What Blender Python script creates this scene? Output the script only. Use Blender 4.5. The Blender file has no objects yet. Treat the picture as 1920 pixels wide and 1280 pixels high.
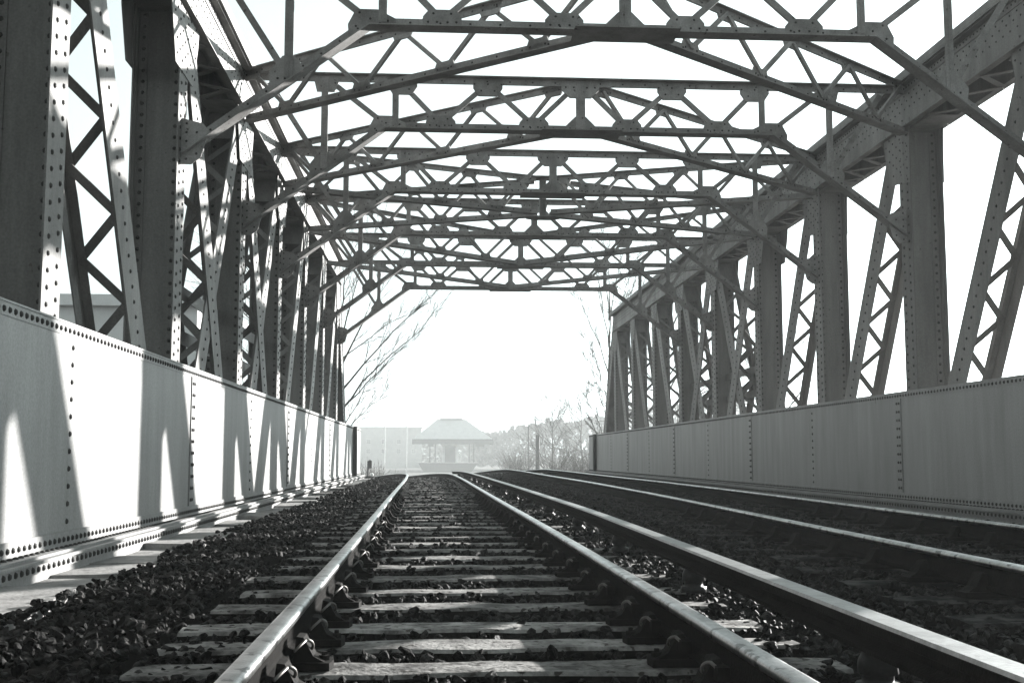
import bpy, math, random
import numpy as np
from mathutils import Vector, Matrix, noise
random.seed(7); RNG = np.random.RandomState(7)
scene = bpy.context.scene
COL = scene.collection

# ------------------------------------------------------------------ camera, light, exposure
F_PX, YAW, PITCH = 2150.0, 0.066, 0.100
cam_d = bpy.data.cameras.new('camera'); cam = bpy.data.objects.new('camera', cam_d); COL.objects.link(cam)
cam_d.sensor_width = 36.0; cam_d.lens = 36.0 * F_PX / 1920.0
cam_d.clip_start = 0.05; cam_d.clip_end = 6000
cam.location = (0, 0, 0)
cam.rotation_euler = (math.pi / 2 + PITCH, 0, -YAW)
scene.camera = cam
SUN_DIR = Vector((1.0, 0.98, 0.330)).normalized()           # towards the sun
SUN_EL = math.asin(SUN_DIR.z); SUN_AZ = math.atan2(SUN_DIR.x, SUN_DIR.y)
world = bpy.data.worlds.new('World'); scene.world = world; world.use_nodes = True
wn = world.node_tree; wn.nodes.clear()
sky = wn.nodes.new('ShaderNodeTexSky'); sky.sky_type = 'NISHITA'; sky.sun_disc = False
sky.sun_elevation = SUN_EL; sky.sun_rotation = SUN_AZ; sky.air_density = 1.0; sky.dust_density = 1.6
hs = wn.nodes.new('ShaderNodeHueSaturation'); hs.inputs['Saturation'].default_value = 0.0
tint = wn.nodes.new('ShaderNodeMix'); tint.data_type = 'RGBA'; tint.blend_type = 'MULTIPLY'; tint.inputs[0].default_value = 1.0
tint.inputs[7].default_value = (0.87, 1.0, 1.0, 1)
bg = wn.nodes.new('ShaderNodeBackground'); bg.inputs['Strength'].default_value = 0.056
wo = wn.nodes.new('ShaderNodeOutputWorld')
wn.links.new(sky.outputs[0], hs.inputs['Color']); wn.links.new(hs.outputs[0], tint.inputs[6])
wn.links.new(tint.outputs[2], bg.inputs[0]); wn.links.new(bg.outputs[0], wo.inputs[0])
sun_d = bpy.data.lights.new('sun', 'SUN'); sun_d.energy = 5.0; sun_d.angle = math.radians(0.5); sun_d.color = (1.0, 0.985, 0.955)
sun = bpy.data.objects.new('sun', sun_d); COL.objects.link(sun)
sun.rotation_euler = (-SUN_DIR).to_track_quat('-Z', 'Y').to_euler(); sun.location = (30, 30, 20)
scene.view_settings.view_transform = 'Standard'; scene.view_settings.look = 'None'
scene.view_settings.exposure = 2.4; scene.view_settings.gamma = 1.0
scene.cycles.use_denoising = True
scene.cycles.max_bounces = 5; scene.cycles.diffuse_bounces = 3; scene.cycles.volume_bounces = 0
scene.cycles.glossy_bounces = 2; scene.cycles.transmission_bounces = 1

# ------------------------------------------------------------------ materials
def mat(name, c1, c2=None, rough=0.7, metal=0.0, nscale=3.0, bump=0.0, bscale=40.0, streak=False, spots=None, spec=0.12, lo=0.35, hi=0.65, vary=0.0):
    m = bpy.data.materials.new(name); m.use_nodes = True
    nt = m.node_tree; b = nt.nodes['Principled BSDF']
    b.inputs['Roughness'].default_value = rough; b.inputs['Metallic'].default_value = metal
    b.inputs['Specular IOR Level'].default_value = spec
    L = nt.links.new
    geo = nt.nodes.new('ShaderNodeNewGeometry')
    mp = nt.nodes.new('ShaderNodeMapping'); L(geo.outputs['Position'], mp.inputs[0])
    if streak: mp.inputs['Scale'].default_value = (1, 1, 0.12)
    n = nt.nodes.new('ShaderNodeTexNoise'); n.inputs['Scale'].default_value = nscale; n.inputs['Detail'].default_value = 8; n.inputs['Roughness'].default_value = 0.65
    L(mp.outputs[0], n.inputs['Vector'])
    r = nt.nodes.new('ShaderNodeValToRGB'); r.color_ramp.elements[0].position = lo; r.color_ramp.elements[1].position = hi
    r.color_ramp.elements[0].color = (*c1, 1); r.color_ramp.elements[1].color = (*(c2 or c1), 1)
    L(n.outputs['Fac'], r.inputs[0]); out = r.outputs[0]
    if spots:
        n2 = nt.nodes.new('ShaderNodeTexNoise'); n2.inputs['Scale'].default_value = spots[1]; n2.inputs['Detail'].default_value = 4
        L(geo.outputs['Position'], n2.inputs['Vector'])
        r2 = nt.nodes.new('ShaderNodeValToRGB'); r2.color_ramp.elements[0].position = spots[2]; r2.color_ramp.elements[1].position = spots[2] + 0.05
        L(n2.outputs['Fac'], r2.inputs[0])
        mx = nt.nodes.new('ShaderNodeMix'); mx.data_type = 'RGBA'
        L(r2.outputs[0], mx.inputs[0]); L(out, mx.inputs[6]); mx.inputs[7].default_value = (*spots[0], 1); out = mx.outputs[2]
    if vary:                                            # each member weathered a little differently
        oi = nt.nodes.new('ShaderNodeObjectInfo'); mr = nt.nodes.new('ShaderNodeMapRange'); mr.inputs['To Min'].default_value = 1 - vary; mr.inputs['To Max'].default_value = 1 + vary
        L(oi.outputs['Random'], mr.inputs[0]); vm = nt.nodes.new('ShaderNodeVectorMath'); vm.operation = 'SCALE'; L(out, vm.inputs[0]); L(mr.outputs[0], vm.inputs['Scale']); out = vm.outputs[0]
    n4 = nt.nodes.new('ShaderNodeTexNoise'); n4.inputs['Scale'].default_value = 55; n4.inputs['Detail'].default_value = 3; L(geo.outputs['Position'], n4.inputs['Vector'])
    m4 = nt.nodes.new('ShaderNodeMapRange'); m4.inputs['From Min'].default_value = .3; m4.inputs['From Max'].default_value = .7; m4.inputs['To Min'].default_value = .86; m4.inputs['To Max'].default_value = 1.14; L(n4.outputs['Fac'], m4.inputs[0])
    v4 = nt.nodes.new('ShaderNodeVectorMath'); v4.operation = 'SCALE'; L(out, v4.inputs[0]); L(m4.outputs[0], v4.inputs['Scale']); out = v4.outputs[0]
    L(out, b.inputs['Base Color'])
    if bump:
        n3 = nt.nodes.new('ShaderNodeTexNoise'); n3.inputs['Scale'].default_value = bscale; n3.inputs['Detail'].default_value = 5
        L(mp.outputs[0] if streak else geo.outputs['Position'], n3.inputs['Vector'])
        bp = nt.nodes.new('ShaderNodeBump'); bp.inputs['Strength'].default_value = bump; bp.inputs['Distance'].default_value = 0.01
        L(n3.outputs['Fac'], bp.inputs['Height']); L(bp.outputs[0], b.inputs['Normal'])
    return m
def g(v, w=0.0): return (v * (1 + w), v, v * (1 - w))
M = {}
M['steel'] = mat('truss_paint', g(.085, .04), g(.165, .035), .55, 0, 2.2, .25, 60, streak=True, spots=(g(.055, .1), 16, .70), vary=.18)
M['portal'] = mat('portal_paint', g(.12, .035), g(.225, .02), .6, 0, 3.0, .25, 50, spots=(g(.055, .1), 14, .66), vary=.16)
M['girder'] = mat('girder_paint', g(.175, .015), g(.26, .01), .5, 0, 3.2, .15, 70, streak=True, spots=(g(.11, .12), 10, .74), lo=.3, hi=.7, vary=.05)
M['rivet'] = mat('rivet_paint', g(.018, .05), g(.035, .05), .6, 0, 8)
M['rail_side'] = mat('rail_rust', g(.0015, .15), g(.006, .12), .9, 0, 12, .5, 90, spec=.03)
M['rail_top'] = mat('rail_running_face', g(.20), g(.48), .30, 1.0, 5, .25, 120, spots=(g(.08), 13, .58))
M['shoe_top'] = mat('conductor_face', g(.18), g(.30), .4, .85, 9, .2, 60)
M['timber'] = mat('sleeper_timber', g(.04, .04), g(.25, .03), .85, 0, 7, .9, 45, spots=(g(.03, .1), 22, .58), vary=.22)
M['timber_shade'] = mat('sleeper_side_shade', g(.0015, .1), g(.012, .08), .9, 0, 9, .6, 45, spec=.03)  # near-black timber, shade of the sleeper sides put into the colour
M['timber2'] = mat('sleeper_timber_dark', g(.002, .05), g(.055, .03), .9, 0, 6, .9, 45, spots=(g(.004), 9, .46), spec=.05)
M['iron'] = mat('chair_iron', g(.002, .1), g(.010, .1), .85, 0, 14, .4, 60, spec=.05)
M['clip'] = mat('spring_steel', g(.05, .1), g(.16, .05), .5, .3, 14)
M['porcelain'] = mat('insulator', g(.01), g(.03), .5, 0, 14)
M['slab'] = mat('concrete', g(.15, .02), g(.26, .02), .9, 0, 6, .6, 40, spots=(g(.1), 15, .66))
M['bed'] = mat('ballast_bed', g(.001, .1), g(.003, .1), .95, 0, 20, 1, 60, spec=.02)
M['ground'] = mat('ground', g(.05, .05), g(.09, .05), .95, 0, .6, .6, 3)
M['bark'] = mat('bark', g(.04, .08), g(.08, .08), .9, 0, 8)
M['roof'] = mat('roof_slate', g(.52), g(.60), .8, 0, 1.0)
M['wall'] = mat('render_wall', g(.50), g(.60), .85, 0, .8)
M['far_wall'] = mat('far_wall', g(.22), g(.30), .85, 0, .8)
M['dark'] = mat('dark_paint', g(.02), g(.035), .7, 0, 2)
M['glass'] = mat('window_glass', g(.03), g(.05), .15, 0, 2, spec=.5)
M['foliage'] = mat('far_wood', g(.07, .03), g(.15, .03), .9, 0, .5)
M['grass'] = mat('dry_grass', g(.06), g(.14), .9, 0, 9)
# ballast: colour varies per stone through a face attribute-free random (object position noise)
M['stone'] = mat('ballast_stone', g(.001, .05), g(.062, .03), .6, 0, 16, .8, 90, lo=.47, hi=.72, spec=.03)

# ------------------------------------------------------------------ mesh helpers
class MB:
    def __init__(s): s.v = []; s.f = []
    def add(s, vs, fs):
        b = len(s.v); s.v += [tuple(p) for p in vs]; s.f += [tuple(i + b for i in f) for f in fs]; return s
    def box(s, x0, x1, y0, y1, z0, z1):
        if x0 > x1: x0, x1 = x1, x0
        if y0 > y1: y0, y1 = y1, y0
        return s.add([(x0,y0,z0),(x1,y0,z0),(x1,y1,z0),(x0,y1,z0),(x0,y0,z1),(x1,y0,z1),(x1,y1,z1),(x0,y1,z1)],
                     [(0,3,2,1),(4,5,6,7),(0,1,5,4),(1,2,6,5),(2,3,7,6),(3,0,4,7)])
    def bar(s, p1, p2, nrm, w, t, off=0.0, soff=0.0):
        """flat bar from p1 to p2; nrm = thickness direction, w across, t thick"""
        p1, p2, n = Vector(p1), Vector(p2), Vector(nrm)
        a = (p2 - p1).normalized(); n = (n - a * n.dot(a)).normalized(); c = a.cross(n)
        o = n * off + c * soff; c = c * w / 2; h = n * t / 2
        q = [p + o + c * i + h * j for p in (p1, p2) for i, j in ((-1,-1),(1,-1),(1,1),(-1,1))]
        return s.add(q, [(0,3,2,1),(4,5,6,7),(0,1,5,4),(1,2,6,5),(2,3,7,6),(3,0,4,7)])
    def prism(s, pts, ext):
        e = Vector(ext); n = len(pts); P = [Vector(p) for p in pts]
        nr = Vector((0,0,0))
        for i in range(n): nr += P[i].cross(P[(i+1) % n])
        if nr.dot(e) > 0: P = P[::-1]
        return s.add(P + [p + e for p in P], [tuple(range(n)), tuple(range(2*n-1, n-1, -1))] + [(i, n+i, n+(i+1)%n, (i+1)%n)[::-1] for i in range(n)][::1])
    def dome(s, p, nrm, r=.023, h=.016, k=6):
        p, n = Vector(p), Vector(nrm).normalized()
        a = n.orthogonal().normalized(); b = n.cross(a)
        vs = [p + (a*math.cos(i*2*math.pi/k) + b*math.sin(i*2*math.pi/k)) * r for i in range(k)]
        vs += [p + n*h*.75 + (a*math.cos(i*2*math.pi/k) + b*math.sin(i*2*math.pi/k)) * r*.65 for i in range(k)]
        vs.append(p + n*h)
        return s.add(vs, [(i,(i+1)%k,k+(i+1)%k,k+i) for i in range(k)] + [(k+i,k+(i+1)%k,2*k) for i in range(k)])
    def tube(s, pts, rad, k=6):
        P = [Vector(p) for p in pts]; n = len(P); R = rad if hasattr(rad, '__len__') else [rad]*n
        vs = []; fs = []
        a = None
        for i in range(n):
            d = (P[min(i+1,n-1)] - P[max(i-1,0)]).normalized()
            a = d.orthogonal().normalized() if a is None else (a - d*a.dot(d)).normalized()
            b = d.cross(a)
            vs += [P[i] + (a*math.cos(j*2*math.pi/k) + b*math.sin(j*2*math.pi/k))*R[i] for j in range(k)]
        for i in range(n-1):
            for j in range(k): fs.append((i*k+j, i*k+(j+1)%k, (i+1)*k+(j+1)%k, (i+1)*k+j))
        fs.append(tuple(range(k))[::-1]); fs.append(tuple((n-1)*k+j for j in range(k)))
        return s.add(vs, fs)
    def mesh(s, name, m, smooth=False, org=(0,0,0)):
        me = bpy.data.meshes.new(name); o = Vector(org)
        me.from_pydata([(v[0]-o.x, v[1]-o.y, v[2]-o.z) for v in s.v], [], s.f)
        if smooth: me.polygons.foreach_set('use_smooth', [True]*len(me.polygons))
        me.materials.append(m); me.update(); return me
def wloc(o):
    v = Vector(o.location)
    while o.parent: o = o.parent; v += o.location
    return v
def link(name, me, parent=None, loc=(0,0,0)):
    o = bpy.data.objects.new(name, me); COL.objects.link(o); o.location = loc
    if parent: o.parent = parent
    return o
def build(mb, name, m, parent=None, smooth=False):
    """world-space geometry -> object under parent (unrotated parents)"""
    org = wloc(parent) if parent else (0,0,0)
    return link(name, mb.mesh(name, m, smooth, org), parent)
def tag(o, label=None, cat=None, group=None, kind=None):
    for k, v in (('label', label), ('category', cat), ('group', group), ('kind', kind)):
        if v: o[k] = v
    return o
def thing(name, loc, label, cat, group=None):
    return tag(link(name, None, None, loc), label, cat, group)
def copy_tree(o, loc=None, parent=None):
    c = o.copy(); COL.objects.link(c); c.parent = parent
    if loc is not None: c.location = loc
    for ch in list(o.children): copy_tree(ch, None, c)
    return c
RIV = {}
def rivet_mesh(nrm, r=.023, m='rivet'):
    k = (tuple(round(x, 3) for x in nrm), r)
    if k not in RIV: RIV[k] = MB().dome((0,0,0), nrm, r, r*.7).mesh('rivet', M[m], True)
    return RIV[k]
def rivets(parent, pts, single=False, r=.023):
    """pts: (pos, normal) in world space"""
    if not pts: return
    org = wloc(parent)
    if single:
        for p, n in pts: link('rivet', rivet_mesh(n, r), parent, Vector(p) - org)
    else:
        mb = MB()
        for p, n in pts: mb.dome(p, n, r, r*.7)
        tag(build(mb, 'rivets', M['rivet'], parent, True), kind='stuff')
ORD = 'first second third fourth fifth sixth seventh eighth ninth tenth eleventh twelfth thirteenth fourteenth fifteenth sixteenth seventeenth eighteenth nineteenth twentieth'.split()
TENS = {20:'twenty', 30:'thirty', 40:'forty', 50:'fifty', 60:'sixty', 70:'seventy'}
def ordinal(i):
    if i <= 20: return ORD[i-1]
    t, u = i//10*10, i % 10
    return (TENS[t] + '-' + ORD[u-1]) if u else TENS[t][:-1] + 'ieth'

# ------------------------------------------------------------------ layout numbers (metres, camera at origin)
Y0, P = 8.53, 4.07
def YN(n): return Y0 + n * P
XL, XR = -2.65, 6.91                      # girder faces towards the track
XLI, XRI = -2.84, 7.10                    # inner planes of the trusses
ZT, ZB = .949, -.528                      # girder top / bottom of plate
ZC0, ZC1 = 4.96, 5.62                     # top chord
ZPB, ZPT = 4.82, 5.55                     # portal chords
XM = (XLI + XRI) / 2
DECK = -.86

# ------------------------------------------------------------------ ground
gm = MB(); gm.add([(-3000,-500,-3.6),(3000,-500,-3.6),(3000,4500,-3.6),(-3000,4500,-3.6)], [(0,1,2,3)])
tag(build(gm, 'ground', M['ground']), kind='structure')

def smooth_path(keys, step=.5):
    ys = np.arange(keys[0][0], keys[-1][0] + step, step); out = [ys]
    for c in (1, 2):
        v = np.interp(ys, [k[0] for k in keys], [k[c] for k in keys])
        w = np.hanning(15); w /= w.sum(); vp = np.pad(v, 7, mode='reflect', reflect_type='odd'); v = np.convolve(vp, w, 'valid'); out.append(v)
    return out
T1 = smooth_path([(-6,.23,-.578),(3,.215,-.578),(6,.2,-.578),(11,.16,-.578),(15,.11,-.578),(30,-.03,-.578),(37,-.14,-.578),(41,-.28,-.585),(46,-.85,-.66),(52,-1.9,-.86),(60,-3.6,-1.15),(75,-7.5,-1.6),(95,-13,-2.0),(125,-21,-2.2)])
T2 = smooth_path([(-6,3.32,-.50),(4,3.42,-.50),(8,3.52,-.50),(15,3.74,-.50),(23,3.85,-.50),(31,3.80,-.50),(40,3.76,-.49),(46,3.66,-.49),(50,3.4,-.56),(56,2.7,-.76),(64,1.3,-1.1),(78,-2.4,-1.6),(97,-8,-2.0),(125,-16,-2.2)])
TC = smooth_path([(-6,1.36,-.50),(3,1.38,-.50),(7,1.42,-.50),(11,1.46,-.50),(20,1.36,-.50),(30,1.2,-.50),(37,1.05,-.50),(41,.90,-.51),(44,.6,-.55)])
def at(T, y): return float(np.interp(y, T[0], T[1])), float(np.interp(y, T[0], T[2]))

# trackbed: ballast sub-surface following the tracks
bm = MB(); ys = np.concatenate([np.arange(-6, 44, 1.0), np.arange(44, 126, 2.0)])
rows = []
for y in ys:
    x1, z1 = at(T1, y); x2, z2 = at(T2, y)
    if y < 47: prof = [(-2.62, -.86), (-1.7, -.84), (x1-.9, -.855), (x1+.9, -.855), (x2-1.1, -.80), (x2+1.2, -.78), (6.85, -.80)]
    else: prof = [(x1-5.2, -2.76), (x1-2.6, z1-.3), (x1-.9, z1-.27), (x1+.9, z1-.27), (x2-1.1, z2-.28), (x2+2.2, z2-.28), (x2+5.5, -2.76)]
    rows.append([(a, y, b) for a, b in prof])
vs = [p for r in rows for p in r]; k = len(rows[0])
bm.add(vs, [(i*k+j, i*k+j+1, (i+1)*k+j+1, (i+1)*k+j) for i in range(len(rows)-1) for j in range(k-1)])
tag(build(bm, 'trackbed', M['bed'], None, True), kind='structure')

# ------------------------------------------------------------------ plate girders
def plate_girder(side):
    s = 1 if side == 'left' else -1
    X = XL if s == 1 else XR
    n0, n1 = (-3, 7.9) if s == 1 else (-1, 10.6)
    ya, yb = YN(n0), YN(n1)
    lab = ('pale riveted plate girder striped with sunlight, along the left edge of the track' if s == 1
           else 'grey riveted plate girder in shade, along the right edge of the tracks')
    t = thing('plate_girder', (X, ya, -.85), lab, 'girder')
    # web plates butt at every second stiffener
    js = [n for n in range(-5, 13) if n % 2 == (1 if s == 1 else 0) and n0 < n < n1]
    ed = [ya] + [YN(n) for n in js] + [yb]
    for i in range(len(ed)-1):
        mb = MB(); mb.box(X, X - s*.022, ed[i] + (.009 if i else 0), ed[i+1] - .004, ZB-.1, ZT-.0)
        build(mb, 'web_plate', M['girder'], t)
    for y in ed[1:-1]:
        mb = MB(); mb.box(X + s*.014, X + s*.0002, y + .010, y + .17, ZB + .002, ZT - .087); build(mb, 'splice_plate', M['girder'], t)
    mb = MB()                                           # top flange: angle leg, cover plate
    mb.box(X + s*.006, X + s*.0002, ya, yb, ZT-.085, ZT-.002); mb.box(X + s*.012, X - s*.30, ya, yb, ZT, ZT+.014)
    mb.box(X - s*.3, X - s*.28, ya, yb, ZT-.4, ZT-.002)
    build(mb, 'top_flange', M['girder'], t)
    mb = MB()                                           # bottom angle and ledge
    mb.box(X + s*.018, X + s*.0002, ya, yb, ZB-.115, ZB)
    mb.box(X + s*.16, X + s*.018, ya, yb, ZB-.115, ZB-.097)
    mb.box(X + s*.20, X + s*.002, ya, yb, ZB-.137, ZB-.1175)
    build(mb, 'bottom_flange', M['girder'], t)
    mb = MB(); mb.box(X + s*.15, X + s*.132, ya, yb, DECK+.01, ZB-.138); mb.box(X + s*.17, X + s*.151, ya, yb, ZB-.20, ZB-.14)
    build(mb, 'fascia_plate', M['girder'], t)
    ye_ = YN(7 if s == 1 else 10)
    mb = MB(); mb.box(X + s*.13, X + s*.02, ye_-.04, ye_+.30, ZB-.09, ZT+.015); build(mb, 'end_stiffener', M['dark'], t)
    # stiffener + rivets
    near, rest = [], []
    def put(p, n):
        (near if (s == 1 and 6.2 < p[1] < 14.2) or (s == -1 and 13.5 < p[1] < 17) else rest).append((p, n))
    nx = (s, 0, 0)
    for n in range(math.ceil(n0), math.floor(n1)+1):
        y = YN(n); dbl = n in js
        z = ZT - .16
        while z > ZB + .05:
            for dy in ((.05, .13) if dbl else (0,)): put((X + s*(.014 if dbl else 0), y+dy, z), nx)
            z -= .125
    for y in np.arange(ya+.05, yb, .098):
        put((X + s*.006, y, ZT-.045), nx)
        put((X + s*.018, y, ZB-.055), nx)
        rest.append(((X + s*.09, y+.04, ZB-.097), (0,0,1)))
        rest.append(((X + s*.17, y+.02, ZB-.172), nx))
    near.sort(key=lambda q: q[0][1])
    rest += near[295:]; near = near[:295]
    rivets(t, near, True, .023); rivets(t, rest, False, .023)
    return t
plate_girder('left'); plate_girder('right')

# ------------------------------------------------------------------ trusses
W_T = .48                                   # transverse depth of posts and chord
ZP0, ZP1 = -.9, ZC0
def make_truss(side):
    s = 1 if side == 'left' else -1
    Xi = XLI if s == 1 else XRI; Xo = Xi - s*W_T
    na, nb = (-3, 7) if s == 1 else (0, 10)
    mid = (na + nb)//2                      # centre node
    t = thing('bridge_truss', (Xi, YN(na), -.9),
              'grey riveted steel truss wall with sunlit flanges, on the left side of the bridge' if s == 1
              else 'grey riveted steel truss wall in shade, on the right side of the bridge', 'truss')
    T = M['steel']
    base = Vector((Xi, YN(na), -.9))
    # ---- post meshes (local to the post foot)
    def post_meshes():
        web = MB(); web.box(-s*.010, -s*(W_T-.010), -.009, .009, 0, ZP1+.9)
        for x0, x1 in ((-s*.010, -s*.105), (-s*(W_T-.105), -s*(W_T-.010))):
            web.box(x0, x1, -.023, -.0092, 0, ZP1+.9-.02); web.box(x0, x1, .0092, .023, 0, ZP1+.9-.02)
        fl = MB(); fl.box(0, s*.016, -.20, .20, 0, ZP1+.9+.0); fl.box(-s*.009, -s*.0002, -.11, .11, 0, ZP1+.9-.01)
        fo = MB(); fo.box(-s*W_T, -s*(W_T+.016), -.20, .20, 0, ZP1+.9+.0); fo.box(-s*(W_T-.009), -s*(W_T-.0002), -.11, .11, 0, ZP1+.9-.01)
        return web.mesh('post', T), fl.mesh('flange', T), fo.mesh('flange', T)
    mw, mf, mo = post_meshes()
    pr = []
    z = .12
    while z < ZP1+.9-.1:
        pr.append(((s*.016, -.10, z), (s,0,0))); pr.append(((s*.016, .10, z+.06), (s,0,0)))
        pr.append(((-s*.058, -.023, z+.03), (0,-1,0))); pr.append(((-s*(W_T-.058), -.023, z+.03), (0,-1,0)))
        z += .125
    mb = MB()
    for p, n in pr: mb.dome(p, n, .023, .016)
    mr = mb.mesh('rivets', M['rivet'], True)
    for n in range(na+1, nb):
        w = link('post', mw, t, Vector((Xi, YN(n), -.9)) - base)
        link('flange', mf, w); link('flange', mo, w)
        if s == 1 and n in (0, 1):
            for p, nn in pr:
                if p[2] > 1.7: link('rivet', rivet_mesh(nn, .023), w, p)
        else: tag(link('rivets', mr, w), kind='stuff')
    # ---- laced diagonals
    def diag(top, bot, off=0.0, single=False):
        """top/bot: (y,z)"""
        nl = []
        A = Vector((0, top[0], top[1])); B = Vector((0, bot[0], bot[1])); ax = (B-A).normalized()
        wi = Vector((Xi, 0, 0)); wo_ = Vector((Xo, 0, 0)); X_ = Vector((s,0,0)); side_ = ax.cross(X_).normalized()
        c = MB(); c.bar(A + wi, B + wi, X_, .475, .014, -.006 + off)
        root = build(c, 'diagonal', T, t)
        f1 = MB(); f1.bar(A + wi, B + wi, side_, .09, .012, 0, 0) if False else None
        q = MB(); q.bar(A + wo_, B + wo_, X_, .475, .014, .006 - off); build(q, 'flange', T, root)
        for wx, d in ((wi, -1), (wo_, 1)):
            e = MB(); e.bar(A + wx + X_*d*(.055) , B + wx + X_*d*(.055), side_, .08, .012)
            build(e, 'angle', T, root)
        L_ = (B-A).length; m_ = MB()
        bars = []
        u = .62; k = 0; pitch = .44
        while u + pitch < L_ - .3:
            x0, x1 = (Xi - s*.05, Xo + s*.05) if k % 2 == 0 else (Xo + s*.05, Xi - s*.05)
            p0 = A + ax*u + Vector((x0,0,0)); p1 = A + ax*(u+pitch) + Vector((x1,0,0))
            b = MB(); b.bar(p0, p1, side_, .085, .012, .013 if k % 2 else -.013); build(b, 'lacing_bar', T, root)
            u += pitch; k += 1
        for u0, u1 in ((0, .6), (L_-.5, L_)):
            b = MB(); b.bar(A + ax*u0 + Vector(((Xi+Xo)/2,0,0)), A + ax*u1 + Vector(((Xi+Xo)/2,0,0)), side_, W_T-.1, .014, .026)
            build(b, 'batten_plate', T, root)
        rp = []; u = .1
        while u < L_ - .05:
            rp.append((A + ax*u + wi + X_*(.001 + off) + side_*0.0, (s,0,0))); u += .155
        rivets(root, rp, single, .022)
        return root
    dz = ZC0 - (-.9)
    for n in range(na+1, nb-1):
        lo = YN(n); hi = YN(n+1)
        near_first = n < mid; x_panel = n in (mid-1, mid)
        one = dict(top=(lo+.22, ZC0+.02), bot=(lo+.22+dz*.605, -.9))
        two = dict(top=(hi-.22, ZC0+.02), bot=(hi-.22-dz*.605, -.9))
        if x_panel:
            diag(one['top'], one['bot'], 0.0, s == 1 and n == 1); diag(two['top'], two['bot'], -.016)
            for zz in (2.1, 1.55):
                b = MB(); b.box(Xo + s*.16, Xo + s*.06, lo+.03, hi-.03, zz-.012, zz); b.box(Xo + s*.16, Xo + s*.175, lo+.03, hi-.03, zz-.17, zz)
                build(b, 'strut', T, t)
        elif near_first: diag(one['top'], one['bot'], 0.0, s == 1 and n == 0)
        else: diag(two['top'], two['bot'], 0.0)
    # ---- inclined end posts
    for (n0_, n1_) in ((na, na+1), (nb, nb-1)):
        sg = 1 if n1_ > n0_ else -1
        c = MB(); A = Vector((0, YN(n0_), -.9)); B = Vector((0, YN(n1_) + sg*.1, ZC1-.1))
        for x in (Xi, Xo): c.bar(A + Vector((x,0,0)), B + Vector((x,0,0)), (1,0,0), .5, .02)
        side_ = (B-A).normalized().cross(Vector((1,0,0)))
        c.bar(A + Vector(((Xi+Xo)/2,0,0)), B + Vector(((Xi+Xo)/2,0,0)), side_, W_T+.06, .02, .26 * (-1 if side_.y*sg > 0 else 1))
        root = build(c, 'end_post', T, t)
        rp = []
        ax = (B-A).normalized(); u = .1
        while u < (B-A).length - .1:
            for o_ in (-.19, .19): rp.append((A + ax*u + Vector((Xi + s*.01,0,0)) + ax.cross(Vector((1,0,0)))*o_, (s,0,0)))
            u += .15
        rivets(root, rp)
    # ---- top chord
    ya, yb = YN(na+1) - .35, YN(nb-1) + .35
    c = MB(); c.box(Xi, Xi - s*.018, ya, yb, ZC0, ZC1); root = build(c, 'top_chord', T, t)
    c = MB(); c.box(Xo, Xo + s*.018, ya, yb, ZC0, ZC1); build(c, 'outer_plate', T, root)
    c = MB(); c.box(Xi + s*.15, Xo - s*.15, ya, yb, ZC1+.002, ZC1+.026); build(c, 'cover_plate', T, root)
    c = MB()
    c.box(Xi + s*.013, Xi + s*.0003, ya, yb, ZC1-.11, ZC1-.001); c.box(Xi + s*.11, Xi + s*.013, ya, yb, ZC1-.013, ZC1)
    c.box(Xi + s*.013, Xi + s*.0003, ya, yb, ZC0, ZC0+.10); c.box(Xi + s*.09, Xi + s*.013, ya, yb, ZC0, ZC0+.012)
    c.box(Xo - s*.013, Xo - s*.0003, ya, yb, ZC0, ZC0+.10); c.box(Xo - s*.10, Xo - s*.013, ya, yb, ZC0, ZC0+.012)
    c.box(Xi + s*.155, Xi + s*.143, ya, yb, ZC1+.03, ZC1+.13)
    build(c, 'angle', T, root)
    lac = MB(); y = ya + .2; k = 0
    while y + .42 < yb:
        a, b = (Xi, Xo) if k % 2 == 0 else (Xo, Xi)
        lac.bar((a, y, ZC0-.008), (b, y+.42, ZC0-.008), (0,0,1), .09, .012, -.014*(k % 2)); y += .42; k += 1
    for n in range(na+1, nb): lac.box(Xi - s*.02, Xo + s*.02, YN(n)-.9, YN(n)+.9, ZC0-.034, ZC0-.024)
    tag(build(lac, 'lacing', T, root), kind='stuff')
    rp = []
    for y in np.arange(ya+.05, yb, .10):
        rp.append(((Xi + s*.013, y, ZC1-.05), (s,0,0))); rp.append(((Xi + s*.013, y+.05, ZC0+.05), (s,0,0)))
        rp.append(((Xi + s*.12, y, ZC1), (0,0,-1))) if False else None
    for y in np.arange(ya+.05, yb, .18):
        rp.append(((Xi, y, ZC1-.16), (s,0,0))); rp.append(((Xi, y+.09, ZC1-.25), (s,0,0))); rp.append(((Xi, y, ZC1-.36), (s,0,0)))
    rivets(root, rp, False, .016)
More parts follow.
